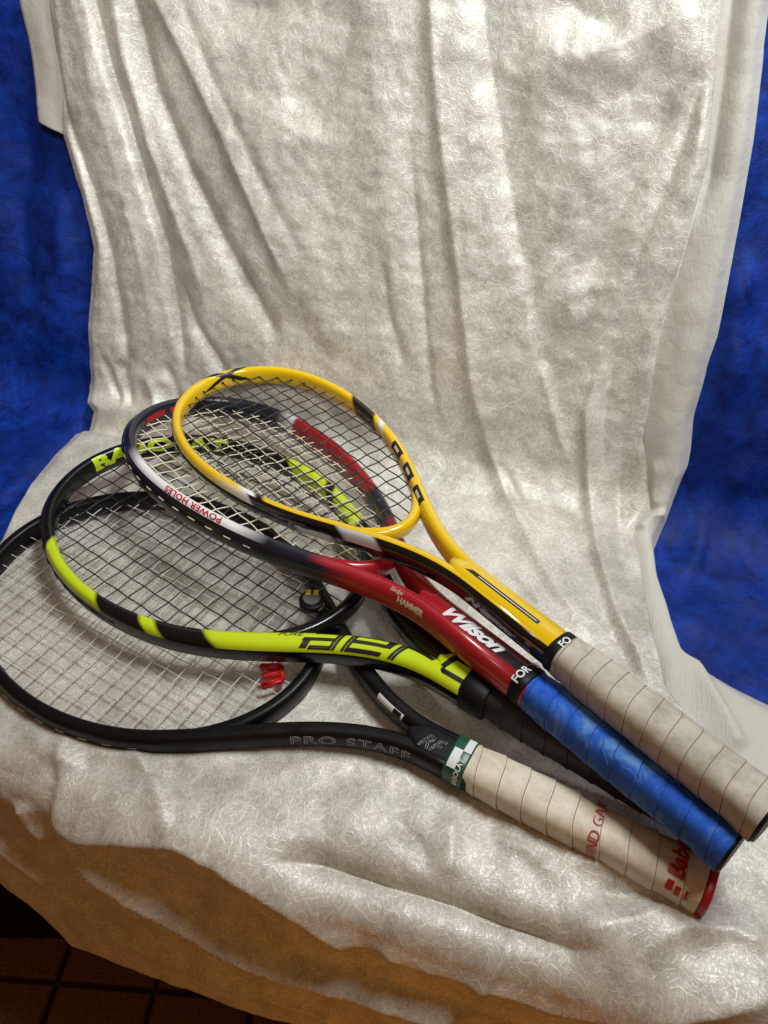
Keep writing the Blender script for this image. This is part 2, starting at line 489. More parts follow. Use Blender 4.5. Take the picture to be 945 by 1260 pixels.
RIB_FOLDS = [
    ([(0.046,0.923),(0.057,0.848),(0.066,0.771),(0.063,0.715)], -0.01, 0.008, 0.012, 0, 0.3),
    ([(0.131,0.262),(0.147,0.221),(0.174,0.165)], 0.008, 0.012, 0.004, 0.1, 0.1),
    ([(0.079,0.504),(0.087,0.459),(0.093,0.442)], 0.006, 0.006, 0.012, 0.3, 0.2),
    ([(0.108,0.44),(0.089,0.432),(0.077,0.416)], 0.008, 0.008, 0.008, 0.1, 0.1),
    ([(0.091,0.416),(0.1,0.362),(0.111,0.297),(0.134,0.217)], 0.004, 0.008, 0.012, 0.2, 0.2),
]
HEM = [(-0.6, -0.11), (-0.418, -0.17), (-0.38, -0.204), (-0.35, -0.24), (-0.256, -0.236), (-0.168, -0.24), (-0.13, -0.234), (0.4, -0.23900000000000002)]
BCR = 0.425

# ------------------------------------------------------------------ floor with square tiles
t = NT('grout')
t.set(color=t.mix(t.noise(t.obj(), 90, 4), (0.045, 0.020, 0.010), (0.085, 0.042, 0.022)), rough=0.9)
grout = t.m
me = mesh_from('floor', [(-3, -3, 0), (3, -3, 0), (3, 3, 0), (-3, 3, 0)], [(0, 1, 2, 3)])
floor = link('floor', me, grout, smooth=False)
floor['kind'] = 'structure'
t = NT('terracotta_tile')
oi = t.n('ShaderNodeObjectInfo')
spk = t.noise(t.obj(), 420, 3, 0.7)
big = t.noise(t.obj(), 26, 3, 0.6)
c1 = t.mix(t.remap(spk, 0.38, 0.62), (0.085, 0.036, 0.014), (0.27, 0.12, 0.048))
c2 = t.mix(t.math('MULTIPLY', oi.outputs['Random'], 0.35), c1, (0.20, 0.075, 0.03))
t.set(color=t.mix(t.math('MULTIPLY', big, 0.3), c2, (0.12, 0.05, 0.022)), rough=t.remap(spk, 0.3, 0.7, 0.42, 0.62),
      normal=t.bump(spk, 0.3, 0.0008))
tile_mat = t.m
bm = bmesh.new()
bmesh.ops.create_cube(bm, size=1.0)
for v in bm.verts:
    v.co = Vector((v.co.x * 0.107, v.co.y * 0.107, v.co.z * 0.008))
bmesh.ops.bevel(bm, geom=[e for e in bm.edges if abs(e.verts[0].co.z - e.verts[1].co.z) < 1e-6 and e.verts[0].co.z > 0], offset=0.0018, segments=2, affect='EDGES')
tile_me = bpy.data.meshes.new('tile')
bm.to_mesh(tile_me)
bm.free()
tile_me.materials.append(tile_mat)
for i in range(-9, 9):
    for j in range(-5, 6):
        x, y = -0.317 + i * 0.1135 + 0.06, 0.269 + j * 0.1135
        if i < -7 and j < -3:
            continue
        o = bpy.data.objects.new('tile', tile_me)
        COL.objects.link(o)
        o.parent = floor
        o.location = (x * math.cos(0.06) + y * math.sin(0.06) - 0.075, -x * math.sin(0.06) + y * math.cos(0.06) - 0.02, 0.0045 + random.uniform(-.0006, .0006))
        o.rotation_euler = (random.uniform(-.004, .004), random.uniform(-.004, .004), -0.06 + random.uniform(-.006, .006))

# ------------------------------------------------------------------ the blue sofa under the drape
sofa = bpy.data.objects.new('sofa', None)
COL.objects.link(sofa)
sofa.location = place(np.array(-0.2), np.array(0.2), np.array(-0.0)) * np.array([1, 1, 0])
tag(sofa, 'royal blue velvet sofa showing at both sides of the cream drape', 'sofa')


def sofa_part(name, me, mat, smooth=True):
    o = link(name, me, mat, smooth=smooth)
    o.parent = sofa
    o.matrix_parent_inverse = Matrix.Translation(-Vector(sofa.location))
    return o


bb = np.linspace(-0.12, 1.25, 250)
aa = np.linspace(-1.15, 0.8, 300)
a, b = np.meshgrid(aa, bb, indexing='ij')
h = -0.020 + 0.016 * grid_noise(a, b * 0.45, 5.0, 3.3) * smoothstep(0.44, 0.6, b) + 0.004 * grid_noise(a, b, 14.0, 9.1)
h += fold_height(a, b, BLUE_FOLDS)
h = np.where((a > AR_FN(b)) | (a < AL_FN(b)), h, np.minimum(h, -0.022))
h = np.minimum(h, -0.004)
h = np.where(b > 0.40, h, np.minimum(h, -0.012))
upholstery = sofa_part('upholstery', grid_mesh('upholstery', place(a, b, h), np.stack([a, b], -1)), MAT['blue'])
mod = upholstery.modifiers.new('thickness', 'SOLIDIFY')
mod.thickness = 0.05
mod.offset = -1.0


def sofa_box(name, a0, a1, y0, y1, z0, z1, mat, bev=0.008):
    bm = bmesh.new()
    bmesh.ops.create_cube(bm, size=1.0)
    for v in bm.verts:
        A = a0 + (v.co.x + .5) * (a1 - a0)
        Y = y0 + (v.co.y + .5) * (y1 - y0)
        Z = z0 + (v.co.z + .5) * (z1 - z0)
        v.co = Vector((A * math.cos(TH) + Y * math.sin(TH), -A * math.sin(TH) + Y * math.cos(TH), Z))
    bmesh.ops.bevel(bm, geom=bm.edges[:], offset=bev, segments=2, affect='EDGES')
    me = bpy.data.meshes.new(name)
    bm.to_mesh(me)
    bm.free()
    return sofa_part(name, me, mat, smooth=False)


black_cloth = plain('black_cloth', (0.006, 0.006, 0.007), 0.95, spec=0.1)
sofa_box('base', -1.0, 0.65, 0.300, 0.78, 0.002, SEAT - 0.10, black_cloth)
ft = sofa_box('foot', -0.1, 0.1, -0.1, 0.1, 0.002, SEAT - 0.13, black_cloth)
for v in ft.data.vertices:      # the foot stands square to the floor tiles
    a_ = v.co.x * math.cos(TH) - v.co.y * math.sin(TH)
    y_ = v.co.x * math.sin(TH) + v.co.y * math.cos(TH)
    v.co.x, v.co.y = -0.52 + a_ * 2.2, 0.47 + y_

# ------------------------------------------------------------------ the cream drape
NA, NB = 300, 520
bt = np.concatenate([np.linspace(-0.24, 0.0, 110, endpoint=False), np.linspace(0, 1.05, NB - 110)])
u = np.linspace(0, 1, NA)
U, Bg = np.meshgrid(u, bt, indexing='ij')
A = AL_FN(Bg) * (1 - U) + AR_FN(Bg) * U
hem = np.interp(A, [p[0] for p in HEM], [p[1] for p in HEM])
Bg = np.where(Bg < 0, Bg * (-hem / 0.24), Bg)
h = 0.002 + fold_height(A, Bg, FOLDS)
seatmask = smoothstep(0.42, 0.50, Bg)
front = 1 - smoothstep(-0.03, 0.03, Bg)
h += (0.0030 * seatmask + 0.0014 + 0.002 * front) * grid_noise(A, Bg * 0.6, 9.0, 1.7)
h += 0.0011 * grid_noise(A, Bg, 38.0, 5.5) * (0.45 + 0.55 * seatmask)
h += 0.0007 * grid_noise(A, Bg, 90.0, 8.5, 2)
# the cloth curls down a little at its own side edges
edge = np.minimum(A - AL_FN(Bg), AR_FN(Bg) - A)
h -= 0.006 * (1 - smoothstep(0.0, 0.012, edge)) * smoothstep(0.2, 0.4, Bg)
# it bunches over the crease between back and seat on the left
h += 0.012 * np.exp(-((Bg - (BCR + 0.012)) / 0.018) ** 2) * (1 - smoothstep(-0.52, -0.40, A))
h -= 0.010 * np.exp(-((Bg - (BCR - 0.016)) / 0.010) ** 2) * (1 - smoothstep(-0.52, -0.42, A))
drape_me = grid_mesh('cream_drape', place(A, Bg, h), np.stack([A, Bg], -1))
drape = link('cream_drape', drape_me, MAT['cream'])
tag(drape, 'cream crushed velvet drape hanging over sofa back, seat and front edge', 'drape')
md = drape.modifiers.new('thickness', 'SOLIDIFY')
md.thickness = 0.0022
md.offset = -1.0


def ribbon(name, Lp, Rp, h0, bulge, drop, parent, ncol=26, nrow=260, seed=2.0, extra=None):
    def res(p):
        p = np.array(p)
        c = np.concatenate([[0], np.cumsum(np.linalg.norm(np.diff(p, axis=0), axis=1))])
        c /= c[-1]
        w = np.linspace(0, 1, nrow)
        q = np.stack([np.interp(w, np.linspace(0, 1, len(p)), p[:, k]) for k in (0, 1)], 1)
        ker = np.hanning(9)
        ker /= ker.sum()
        pad = np.pad(q, ((4, 4), (0, 0)), 'edge')
        return np.stack([np.convolve(pad[:, k], ker, 'valid') for k in (0, 1)], 1)
    l, r = res(Lp), res(Rp)
    w = np.linspace(0, 1, ncol)[None, :, None]
    q = l[:, None] * (1 - w) + r[:, None] * w
    a, b = q[..., 0], q[..., 1]
    ww = np.broadcast_to(w[..., 0], a.shape)
    h = h0 + bulge * np.sin(np.pi * ww) - drop * smoothstep(0.72, 1.0, ww) + 0.004 * grid_noise(a, b * 0.5, 16.0, seed)
    if extra is not None:
        h = h + fold_height(a, b, extra)
    o = link(name, grid_mesh(name, place(a, b, h), np.stack([a, b], -1)), MAT['reverse'])
    o.parent = parent
    m = o.modifiers.new('thickness', 'SOLIDIFY')
    m.thickness = 0.0016
    return o


rib = ribbon('turned_edge', RIB_L, RIB_R, -0.004, 0.010, 0.012, drape, extra=RIB_FOLDS)
rib['label'] = 'plain satin reverse of the drape, folded round its right edge'
flap = ribbon('turned_flap', FLAP_L, FLAP_R, -0.012, 0.003, 0.0, drape, 14, 60, 6.0)
flap['label'] = 'plain satin reverse showing at the top left edge of the drape'

# ------------------------------------------------------------------ racket building
def sell(th, w, h, e):
    c, s = np.cos(th), np.sin(th)
    return np.sign(c) * np.abs(c) ** (2 / e) * w / 2, np.sign(s) * np.abs(s) ** (2 / e) * h / 2


class Tube:
    """a tube of changing super-elliptic section along a plane path; n is the outward side, z up"""
    def __init__(self, pts, s, sec):
        self.p = np.array(pts, float)
        self.s = np.array(s, float)
        t = np.gradient(self.p, axis=0)
        t /= np.linalg.norm(t, axis=1)[:, None]
        self.n = np.stack([-t[:, 1], t[:, 0]], 1)
        self.sec = sec

    def mesh(self, name, ring=28, off=0.0, srange=None):
        V, UV, F = [], [], []
        sel = range(len(self.s)) if srange is None else [i for i in range(len(self.s)) if srange[0] <= self.s[i] <= srange[1]]
        m = ring + 1
        for k, i in enumerate(sel):
            w, h, e = self.sec(self.s[i])
            for j in range(m):
                th = 2 * math.pi * j / ring
                x, z = sell(th, w, h, e)
                q = self.p[i] + self.n[i] * (x + off)
                V.append((q[0], q[1], z))
                UV.append((self.s[i], j / ring))
            if k:
                for j in range(ring):
                    a0, b0 = (k - 1) * m + j, k * m + j
                    F.append((a0, a0 + 1, b0 + 1, b0))
        last = (len(sel) - 1) * m
        F.append(tuple(reversed(range(ring))))
        F.append(tuple(last + j for j in range(ring)))
        me = mesh_from(name, V, F, UV)
        bm = bmesh.new()
        bm.from_mesh(me)
        bmesh.ops.recalc_face_normals(bm, faces=bm.faces[:])
        bm.to_mesh(me)
        bm.free()
        return me

    def surf(self, s, q, lift=0.0003):
        """point at path length s and at arc distance q from the top line (positive = outward)"""
        order = 1 if self.s[-1] > self.s[0] else -1
        ss = self.s[::order]
        P = np.array([np.interp(s, ss, self.p[::order, k]) for k in (0, 1)])
        N = np.array([np.interp(s, ss, self.n[::order, k]) for k in (0, 1)])
        N /= np.linalg.norm(N)
        w, h, e = self.sec(s)
        key = (round(w, 5), round(h, 5), round(e, 3))
        if key not in _arc:
            th = np.linspace(math.pi / 2, -math.pi / 2 - 0.2, 160)
            x, z = sell(th, w + 2 * 0, h, e)
            c = np.concatenate([[0], np.cumsum(np.hypot(np.diff(x), np.diff(z)))])
            nx, nz = -np.gradient(z), np.gradient(x)
            l = np.hypot(nx, nz) + 1e-12
            _arc[key] = (c, x, z, nx / l, nz / l)
        c, x, z, nx, nz = _arc[key]
        sg = 1 if q >= 0 else -1
        X = np.interp(abs(q), c, x) + lift * np.interp(abs(q), c, nx)
        Z = np.interp(abs(q), c, z) + lift * np.interp(abs(q), c, nz)
        r = P + N * (sg * X)
        return (r[0], r[1], Z)


_arc = {}


def text_mesh(txt, size, shear=0.0, bold=0.0, spacing=1.0, outline=0.0, sx=1.0):
    cu = bpy.data.curves.new('lettering', 'FONT')
    cu.body = txt
    cu.size = size
    cu.shear = shear
    cu.offset = bold
    cu.space_character = spacing
    cu.resolution_u = 3
    if outline:
        cu.fill_mode = 'NONE'
        cu.bevel_depth = outline
        cu.bevel_resolution = 0
    ob = bpy.data.objects.new('lettering', cu)
    COL.objects.link(ob)
    bpy.context.view_layer.update()
    dg = bpy.context.evaluated_depsgraph_get()
    me = bpy.data.meshes.new_from_object(ob.evaluated_get(dg))
    bpy.data.objects.remove(ob)
    bm = bmesh.new()
    bm.from_mesh(me)
    bmesh.ops.triangulate(bm, faces=bm.faces[:])
    for it in range(3):
        lg = [e for e in bm.edges if e.calc_length() > max(0.0022, size * 0.12)]
        if not lg:
            break
        bmesh.ops.subdivide_edges(bm, edges=lg, cuts=1)
        bmesh.ops.triangulate(bm, faces=bm.faces[:])
    for v in bm.verts:
        v.co.x *= sx
    bm.to_mesh(me)
    bm.free()
    return me


def letter(name, txt, fn, mat, parent, size, **kw):
    """print lettering on a surface: fn maps flat text coordinates to a point on it"""
    me = text_mesh(txt, size, **kw)
    for v in me.vertices:
        z = v.co.z
        p = fn(v.co.x, v.co.y)
        v.co = Vector((p[0], p[1], p[2] + z))
    me.materials.clear()
    return link(name, me, mat, parent, smooth=False)


def patch(name, poly_uv, fn, mat, parent, nu=14, nv=6):
    """a flat sticker: quad given by four text-plane corners (bilinear), laid on the surface"""
    c = np.array(poly_uv, float)
    V, F = [], []
    for i in range(nu + 1):
        for j in range(nv + 1):
            a, b = i / nu, j / nv
            q = c[0] * (1 - a) * (1 - b) + c[1] * a * (1 - b) + c[2] * a * b + c[3] * (1 - a) * b
            V.append(fn(q[0], q[1]))
            if i and j:
                k = i * (nv + 1) + j
                F.append((k, k - 1, k - nv - 2, k - nv - 1))
    return link(name, mesh_from(name, V, F), mat, parent)


def paint(name, top, side=None, thr=0.40, rough=0.25, coat=0.6, shear=0.0, inner=None, spec=0.5):
    """racket lacquer; colour zones follow the frame's own length (u) and its outer side (v)"""
    t = NT(name)
    s = t.n('ShaderNodeSeparateXYZ')
    t.put(s.inputs[0], t.uv())
    uu = s.outputs[0]
    if shear:
        uu = t.math('ADD', uu, t.math('MULTIPLY', t.math('SUBTRACT', s.outputs[1], 0.25), shear))
    f = t.remap(uu, -0.65, 0.65)

    def zones(z):
        st = []
        for u0, u1, c in z:
            c0, c1 = c if isinstance(c[0], tuple) else (c, c)
            st.append(((u0 + 0.65) / 1.3 + 0.0004, c0))
            st.append(((u1 + 0.65) / 1.3 - 0.0004, c1))
        return t.ramp(f, st)
    col = zones(top)
    vv = t.math('FRACT', t.math('ADD', s.outputs[1], 0.25))
    if side:
        col = t.mix(t.math('LESS_THAN', vv, thr), col, zones(side))
    if inner:
        col = t.mix(t.math('GREATER_THAN', vv, 0.62), col, zones(inner))
    o = t.obj()
    chip = t.remap(t.noise(o, 240, 4, 0.75), 0.70, 0.74)
    dust = t.math('MULTIPLY', t.remap(t.noise(o, 900, 2, 0.6), 0.55, 0.75), 0.018)
    col = t.mix(dust, col, (0.5, 0.48, 0.45))
    col = t.mix(t.math('MULTIPLY', chip, 0.22), col, (0.25, 0.24, 0.23))
    t.set(color=col, rough=t.remap(t.noise(o, 45, 4), 0.3, 0.7, rough * 0.8, min(1.0, rough * 1.4)), coat=coat, coatr=0.08 + rough * 0.3, spec=spec)
    return t.m


def egg(A, B, C, tear):
    return lambda t: np.array([C + A * math.cos(t), B * math.sin(t) * (1 - tear * (1 - math.cos(t)) / 2)])


def racket_root(name, butt, az, zb, zt, roll, L, label):
    sl = (zt - zb) / L
    cl = math.sqrt(1 - sl * sl)
    ex = Vector((math.cos(az) * cl, math.sin(az) * cl, sl))
    ey = Vector((0, 0, 1)).cross(ex).normalized()
    ez = ex.cross(ey)
    e2 = math.cos(roll) * ey + math.sin(roll) * ez
    e3 = ex.cross(e2)
    o = bpy.data.objects.new(name, None)
    COL.objects.link(o)
    m = Matrix.Identity(4)
    for k in range(3):
        m[k][0], m[k][1], m[k][2] = ex[k], e2[k], e3[k]
    m[0][3], m[1][3], m[2][3] = butt[0], butt[1], zb + SEAT
    o.matrix_world = m
    tag(o, label, 'racket', 'rackets piled on the seat')
    o.empty_display_size = 0.05
    return o


def build_frame(root, g, mats):
    """hoop + arms as one tube, bridge, shaft; returns the surfaces for lettering"""
    A, B, C, tear, t0, xs, ys = (g[k] for k in ('A', 'B', 'C', 'tear', 't0', 'xs', 'ys'))
    h = egg(A, B, C, tear)
    H = np.array([h(w) for w in np.linspace(0, t0, 110)])
    T0 = h(t0 + 1e-3) - h(t0)
    T0 /= np.linalg.norm(T0)
    P0, P3 = h(t0), np.array([xs, ys])
    dd = np.linalg.norm(P3 - P0) * g.get('hand', 0.4)
    P1, P2 = P0 + T0 * dd, P3 + np.array([dd, 0])
    w = np.linspace(0, 1, 50)[1:, None]
    arm = (1 - w) ** 3 * P0 + 3 * (1 - w) ** 2 * w * P1 + 3 * (1 - w) * w * w * P2 + w ** 3 * P3
    half = np.vstack([H, arm, [[xs - 0.01, ys], [g['grip'] - 0.012, ys]]])
    s = np.concatenate([[0], np.cumsum(np.linalg.norm(np.diff(half, axis=0), axis=1))])
    near = half[::-1]
    far = half[1:] * np.array([1, -1])
    pts = np.vstack([near, far])
    ss = np.concatenate([s[::-1], -s[1:]])
    hs = s[109]
    ws, hh, we, he, ex = g['sec']

    def sec(q):
        k = float(smoothstep(hs * 0.6, hs * 1.25, abs(q)))
        return ws + (we - ws) * k, hh + (he - hh) * k, ex
    tube = Tube(pts, ss, sec)
    link('frame', tube.mesh('frame'), mats['frame'], root)
    # bridge closing the hoop
    tb = np.linspace(t0 - 0.10, 2 * math.pi - t0 + 0.10, 60)
    bp = np.array([h(w) for w in tb])[::-1]
    bs = np.concatenate([[0], np.cumsum(np.linalg.norm(np.diff(bp, axis=0), axis=1))])
    bs = bs - bs[-1] / 2
    bw, bh = g.get('bridge', (ws, hh * 0.86))
    br = Tube(bp, bs, lambda q: (bw, bh, ex))
    br.n = -br.n if (br.n[30][0] > 0) else br.n
    link('bridge', br.mesh('bridge'), mats['bridge'], root)
    # shaft between the fork and the grip
    x1, x0 = g['fork'], g['grip'] - 0.012
    sx = np.linspace(x1, x0, 24)
    sw, sh, se = g['shaft']

    def ssec(q):
        k = float(smoothstep(0, 0.012, q))
        return 0.010 + (sw - 0.010) * k, sh * (0.95 + 0.05 * k), se
    shaft = Tube(np.stack([sx, 0 * sx], 1), x1 - sx, ssec)
    link('shaft', shaft.mesh('shaft'), mats['shaft'], root)
    # bumper guard round the tip, grommet strip along both sides
    gd = Tube(pts, ss, lambda q: (0.0042, g['sec'][1] * 0.62, 3.0))
    off = ws / 2 + 0.0002
    link('bumper_guard', gd.mesh('bumper_guard', 12, off, (-g['bump'], g['bump'])), mats['bumper'], root)
    gs = Tube(pts, ss, lambda q: (0.0022, g['sec'][1] * 0.30, 2.5))
    for r in ((g['bump'] + 0.004, hs * 0.97), (-hs * 0.97, -g['bump'] - 0.004)):
        link('grommet_strip', gs.mesh('grommet_strip', 10, ws / 2 - 0.0006, r), mats['grommet'], root)
    return tube, br, shaft, h


def tube_along(P, r, sides=6):
    P = np.array(P, float)
    T = np.gradient(P, axis=0)
    T /= np.linalg.norm(T, axis=1)[:, None]
    up = np.array([0, 0, 1.0])
    S = np.cross(T, up)
    S /= np.linalg.norm(S, axis=1)[:, None] + 1e-9
    N = np.cross(S, T)
    V, F = [], []
    for i in range(len(P)):
        for j in range(sides):
            w = 2 * math.pi * j / sides
            V.append(P[i] + r * (math.cos(w) * S[i] + math.sin(w) * N[i]))
            if i:
                a0, a1 = (i - 1) * sides + j, (i - 1) * sides + (j + 1) % sides
                F.append((a0, a1, a1 + sides, a0 + sides))
    return V, F


def string_bed(root, g, tube, mat, gmat, nm, nc, spm, r=0.00068, loopmat=None, fan=0.0):
    """every main and cross string is an object of its own, woven over and under"""
    A, B, C, tear = g['A'], g['B'], g['C'], g['tear']
    ins = g['sec'][0] / 2 - 0.0012
    k = egg(A - ins, B - ins, C, tear)
    poly = np.array([k(w) for w in np.linspace(0, 2 * math.pi, 900, endpoint=False)])

    def cut(ax, val):
        q = poly[:, ax] - val
        i = np.where(np.sign(q) != np.sign(np.roll(q, -1)))[0]
        o = 1 - ax
        c = [poly[j, o] + (poly[(j + 1) % len(poly), o] - poly[j, o]) * (q[j] / (q[j] - q[(j + 1) % len(poly)])) for j in i]
        return (min(c), max(c)) if len(c) >= 2 else None
    ym = [(i - (nm - 1) / 2) * spm * (1 + 0.10 * (abs(i - (nm - 1) / 2) / (nm / 2)) ** 2) + rng.uniform(-.0003, .0003) for i in range(nm)]
    xc = list(np.linspace(C - A + g.get('cross0', 0.034), C + A - 0.022, nc) + rng.uniform(-.0004, .0004, nc))
    amp = r * 1.02
    ends, sides_out = [], []
    for ax, vals, others in ((1, ym, xc), (0, xc, ym)):
        for i, val in enumerate(vals):
            lim = cut(ax, val)
            if lim is None or lim[1] - lim[0] < 0.01:
                continue
            knots = sorted(o for o in others if lim[0] + 0.002 < o < lim[1] - 0.002)
            pos = [lim[0] - 0.002]
            z = [0.0]
            base = 0 if ax == 1 else 1
            for q in knots:
                j = others.index(q)
                pos.append(q)
                z.append(amp * (1 if (i + j + base) % 2 else -1))
            pos.append(lim[1] + 0.002)
            z.append(0.0)
            fp = np.concatenate([np.linspace(pos[n], pos[n + 1], 4, endpoint=False) for n in range(len(pos) - 1)] + [[pos[-1]]])
            w = np.concatenate([np.linspace(0, 1, 4, endpoint=False) for n in range(len(pos) - 1)] + [[0]])
            idx = np.concatenate([np.full(4, n) for n in range(len(pos) - 1)] + [[len(pos) - 1]]).astype(int)
            zz = np.array(z + [0.0])
            sm = w * w * (3 - 2 * w)
            fz = zz[idx] * (1 - sm) + zz[np.minimum(idx + 1, len(z) - 1)] * sm
            lat = val + 0.0 * fp
            P = np.stack([fp, lat, fz], 1) if ax == 1 else np.stack([lat, fp, fz], 1)
            V, F = tube_along(P, r)
            link('string', mesh_from('string', V, F), mat, root)
            ends += [(P[0], P[1]), (P[-1], P[-2])]
    # grommet sleeves where the strings enter the frame
    V, F = [], []
    for p, q in ends:
        d = (q - p) / np.linalg.norm(q - p)
        v, f = tube_along([p - d * 0.002, p + d * 0.0030, p + d * 0.0036], 0.00165, 7)
        n0 = len(V)
        V += v
        F += [tuple(n0 + x for x in ff) for ff in f]
        F.append(tuple(n0 + 14 + x for x in range(7)))
    o = link('grommets', mesh_from('grommets', V, F), gmat, root)
    o['kind'] = 'stuff'
    # string loops along the outside of the hoop
    V, F = [], []
    off = g['sec'][0] / 2 + 0.0006
    su = np.arange(g['bump'] + 0.012, g['hs'] * 0.98, 0.021)
    for sgn in (1, -1):
        for s0 in su:
            P = []
            for q in np.linspace(0, 0.0125, 5):
                sv = sgn * (s0 + q)
                i = int(np.argmin(np.abs(tube.s - sv)))
                ip = np.array([np.interp(sv, tube.s[::-1], tube.p[::-1, kk]) for kk in (0, 1)])
                inn = np.array([np.interp(sv, tube.s[::-1], tube.n[::-1, kk]) for kk in (0, 1)])
                dip = 0.0016 * (1 if q in (0, 0.0125) else 0)
                pt = ip + inn * (off - dip)
                P.append((pt[0], pt[1], 0))
            v, f = tube_along(P, r * 1.05)
            n0 = len(V)
            V += v
            F += [tuple(n0 + x for x in ff) for ff in f]
    o = link('string_loops', mesh_from('string_loops', V, F), loopmat or mat, root)
    o['kind'] = 'stuff'


def grip(root, L0, L1, w, h, pitch, mat, crease, name='grip_wrap', step=0.0009, flare=0.0018, seed=1.0, rag=0.0):
    """overgrip: one strip wound in a helix, each turn lapping over the one before"""
    fr = [0.0, 0.02, 0.06, 0.16, 0.34, 0.55, 0.76, 0.93, 0.968]
    hp = [1.0, 1.15, 0.95, 0.70, 0.50, 0.35, 0.22, 0.10, 0.0]
    ring = 56
    n = len(fr)
    turns = int((L1 - L0) / pitch) + 3
    V, UV, F, MI = [], [], [], []
    rows = turns * n
    for j in range(rows):
        x_ = L0 - pitch * 1.5 + pitch * (j // n + fr[j % n])
        for i in range(ring):
            th = 2 * math.pi * i / ring
            x = x_ + pitch * i / ring
            x = x + 0.0006 * math.sin(2 * th + x_ / pitch * 0.9 + seed)
            xc = min(max(x, L0), L1)
            cy, cz = sell(th, w, h, 2.9)
            rr = math.hypot(cy, cz)
            bump = step * hp[j % n]
            fl = flare * float(smoothstep(0.020, 0.0, xc - L0)) if xc - L0 < 0.02 else 0.0
            tp = -0.0016 * float(smoothstep(L1 - 0.03, L1, xc))
            lump = 0.0005 * noise.noise((xc * 45 + seed, cy * 60, cz * 60)) + rag * noise.noise((xc * 160, cy * 160, cz * 160 + seed))
            k = (rr + bump + fl + tp + lump) / rr
            V.append((xc, cy * k, cz * k))
            UV.append((xc, i / ring))
    for j in range(rows - 1):
        for i in range(ring):
            a0 = j * ring + i
            if i < ring - 1:
                q = (a0, a0 + 1, a0 + ring + 1, a0 + ring)
            else:
                jj = j + n
                if jj + 1 >= rows:
                    continue
                q = (a0, jj * ring, (jj + 1) * ring, a0 + ring)
            if len({round(V[k][0], 6) for k in q}) > 1:
                F.append(q)
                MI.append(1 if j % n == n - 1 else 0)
    me = mesh_from(name, V, F, UV)
    me.materials.append(mat)
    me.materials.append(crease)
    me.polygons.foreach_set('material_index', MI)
    bm = bmesh.new()
    bm.from_mesh(me)
    bmesh.ops.delete(bm, geom=[v for v in bm.verts if not v.link_faces], context='VERTS')
    bmesh.ops.recalc_face_normals(bm, faces=bm.faces[:])
    bm.to_mesh(me)
    bm.free()
    o = link(name, me, mat, root)
    return o


def grip_surf(w, h, L1, lift=0.0012):
    x = np.linspace(L1, 0, 60)
    return Tube(np.stack([x, 0 * x], 1), L1 - x, lambda q: (w + 2 * lift, h + 2 * lift, 2.9))


def ring_part(root, name, x0, x1, w, h, mat, bev=0.0015, e=2.9):
    xs = [x0, x0, x0 + bev, x1 - bev, x1, x1]
    ks = [0.80, 1 - bev * 30, 1, 1, 1 - bev * 30, 0.80]
    V, UV, F = [], [], []
    ring = 48
    for i, (x, k) in enumerate(zip(xs, ks)):
        for j in range(ring):
            th = 2 * math.pi * j / ring
            y, z = sell(th, w * k, h * k, e)
            V.append((x, y, z))
            UV.append((x, j / ring))
            if i:
                a0, a1 = (i - 1) * ring + j, (i - 1) * ring + (j + 1) % ring
                F.append((a0, a1, a1 + ring, a0 + ring))
    F.append(tuple(range(ring)))
    F.append(tuple(5 * ring + j for j in range(ring)))
    me = mesh_from(name, V, F, UV)
    bm = bmesh.new()
    bm.from_mesh(me)
    bmesh.ops.recalc_face_normals(bm, faces=bm.faces[:])
    bm.to_mesh(me)
    bm.free()
    return link(name, me, mat, root)


def grip_mat(name, base, dirt, rough, dirt_amt, perf=0.0, sheen=0.0, pale=None, coat=0.0):
    t = NT(name)
    o = t.obj()
    d1 = t.remap(t.noise(o, 38, 5, 0.65, 0.6), 0.42, 0.70)
    d2 = t.remap(t.noise(o, 160, 4, 0.7), 0.40, 0.75)
    k = t.math('MULTIPLY', t.math('ADD', t.math('MULTIPLY', d1, 0.7), t.math('MULTIPLY', d2, 0.4)), dirt_amt)
    col = t.mix(k, base, dirt)
    if pale:
        col = t.mix(t.remap(t.noise(o, 26, 4, 0.7, 1.0), 0.50, 0.66, 0, 0.70), col, pale)
    grain = t.noise(o, 1400, 3, 0.6)
    t.set(color=col, rough=t.remap(d2, 0, 1, rough * 0.8, min(1, rough * 1.15)), sheen=sheen, sheenr=0.4, coat=coat, coatr=0.3,
          normal=t.bump(t.math('ADD', grain, t.math('MULTIPLY', d2, 0.6)), 0.35, 0.0006))
    return t.m


BLK = (0.004, 0.004, 0.0045)
MAT['black_plastic'] = plain('black_plastic', (0.005, 0.005, 0.0055), 0.5, spec=0.3)
MAT['white_print'] = plain('white_print', (0.80, 0.80, 0.79), 0.4, speck=0.05)
MAT['silver_print'] = plain('silver_print', (0.42, 0.42, 0.44), 0.35, metal=0.5)
MAT['gold_print'] = plain('gold_print', (0.62, 0.52, 0.36), 0.4)
MAT['black_print'] = plain('black_print', (0.010, 0.010, 0.010), 0.4)
MAT['red_print'] = plain('red_print', (0.45, 0.012, 0.018), 0.45)
MAT['lime_print'] = plain('lime_print', (0.56, 0.72, 0.02), 0.35)
MAT['green_tape'] = plain('green_tape', (0.010, 0.095, 0.050), 0.35)
MAT['yellow_rubber'] = plain('yellow_rubber', (0.75, 0.52, 0.02), 0.5)
MAT['grey_rubber'] = plain('grey_rubber', (0.10, 0.10, 0.10), 0.55)

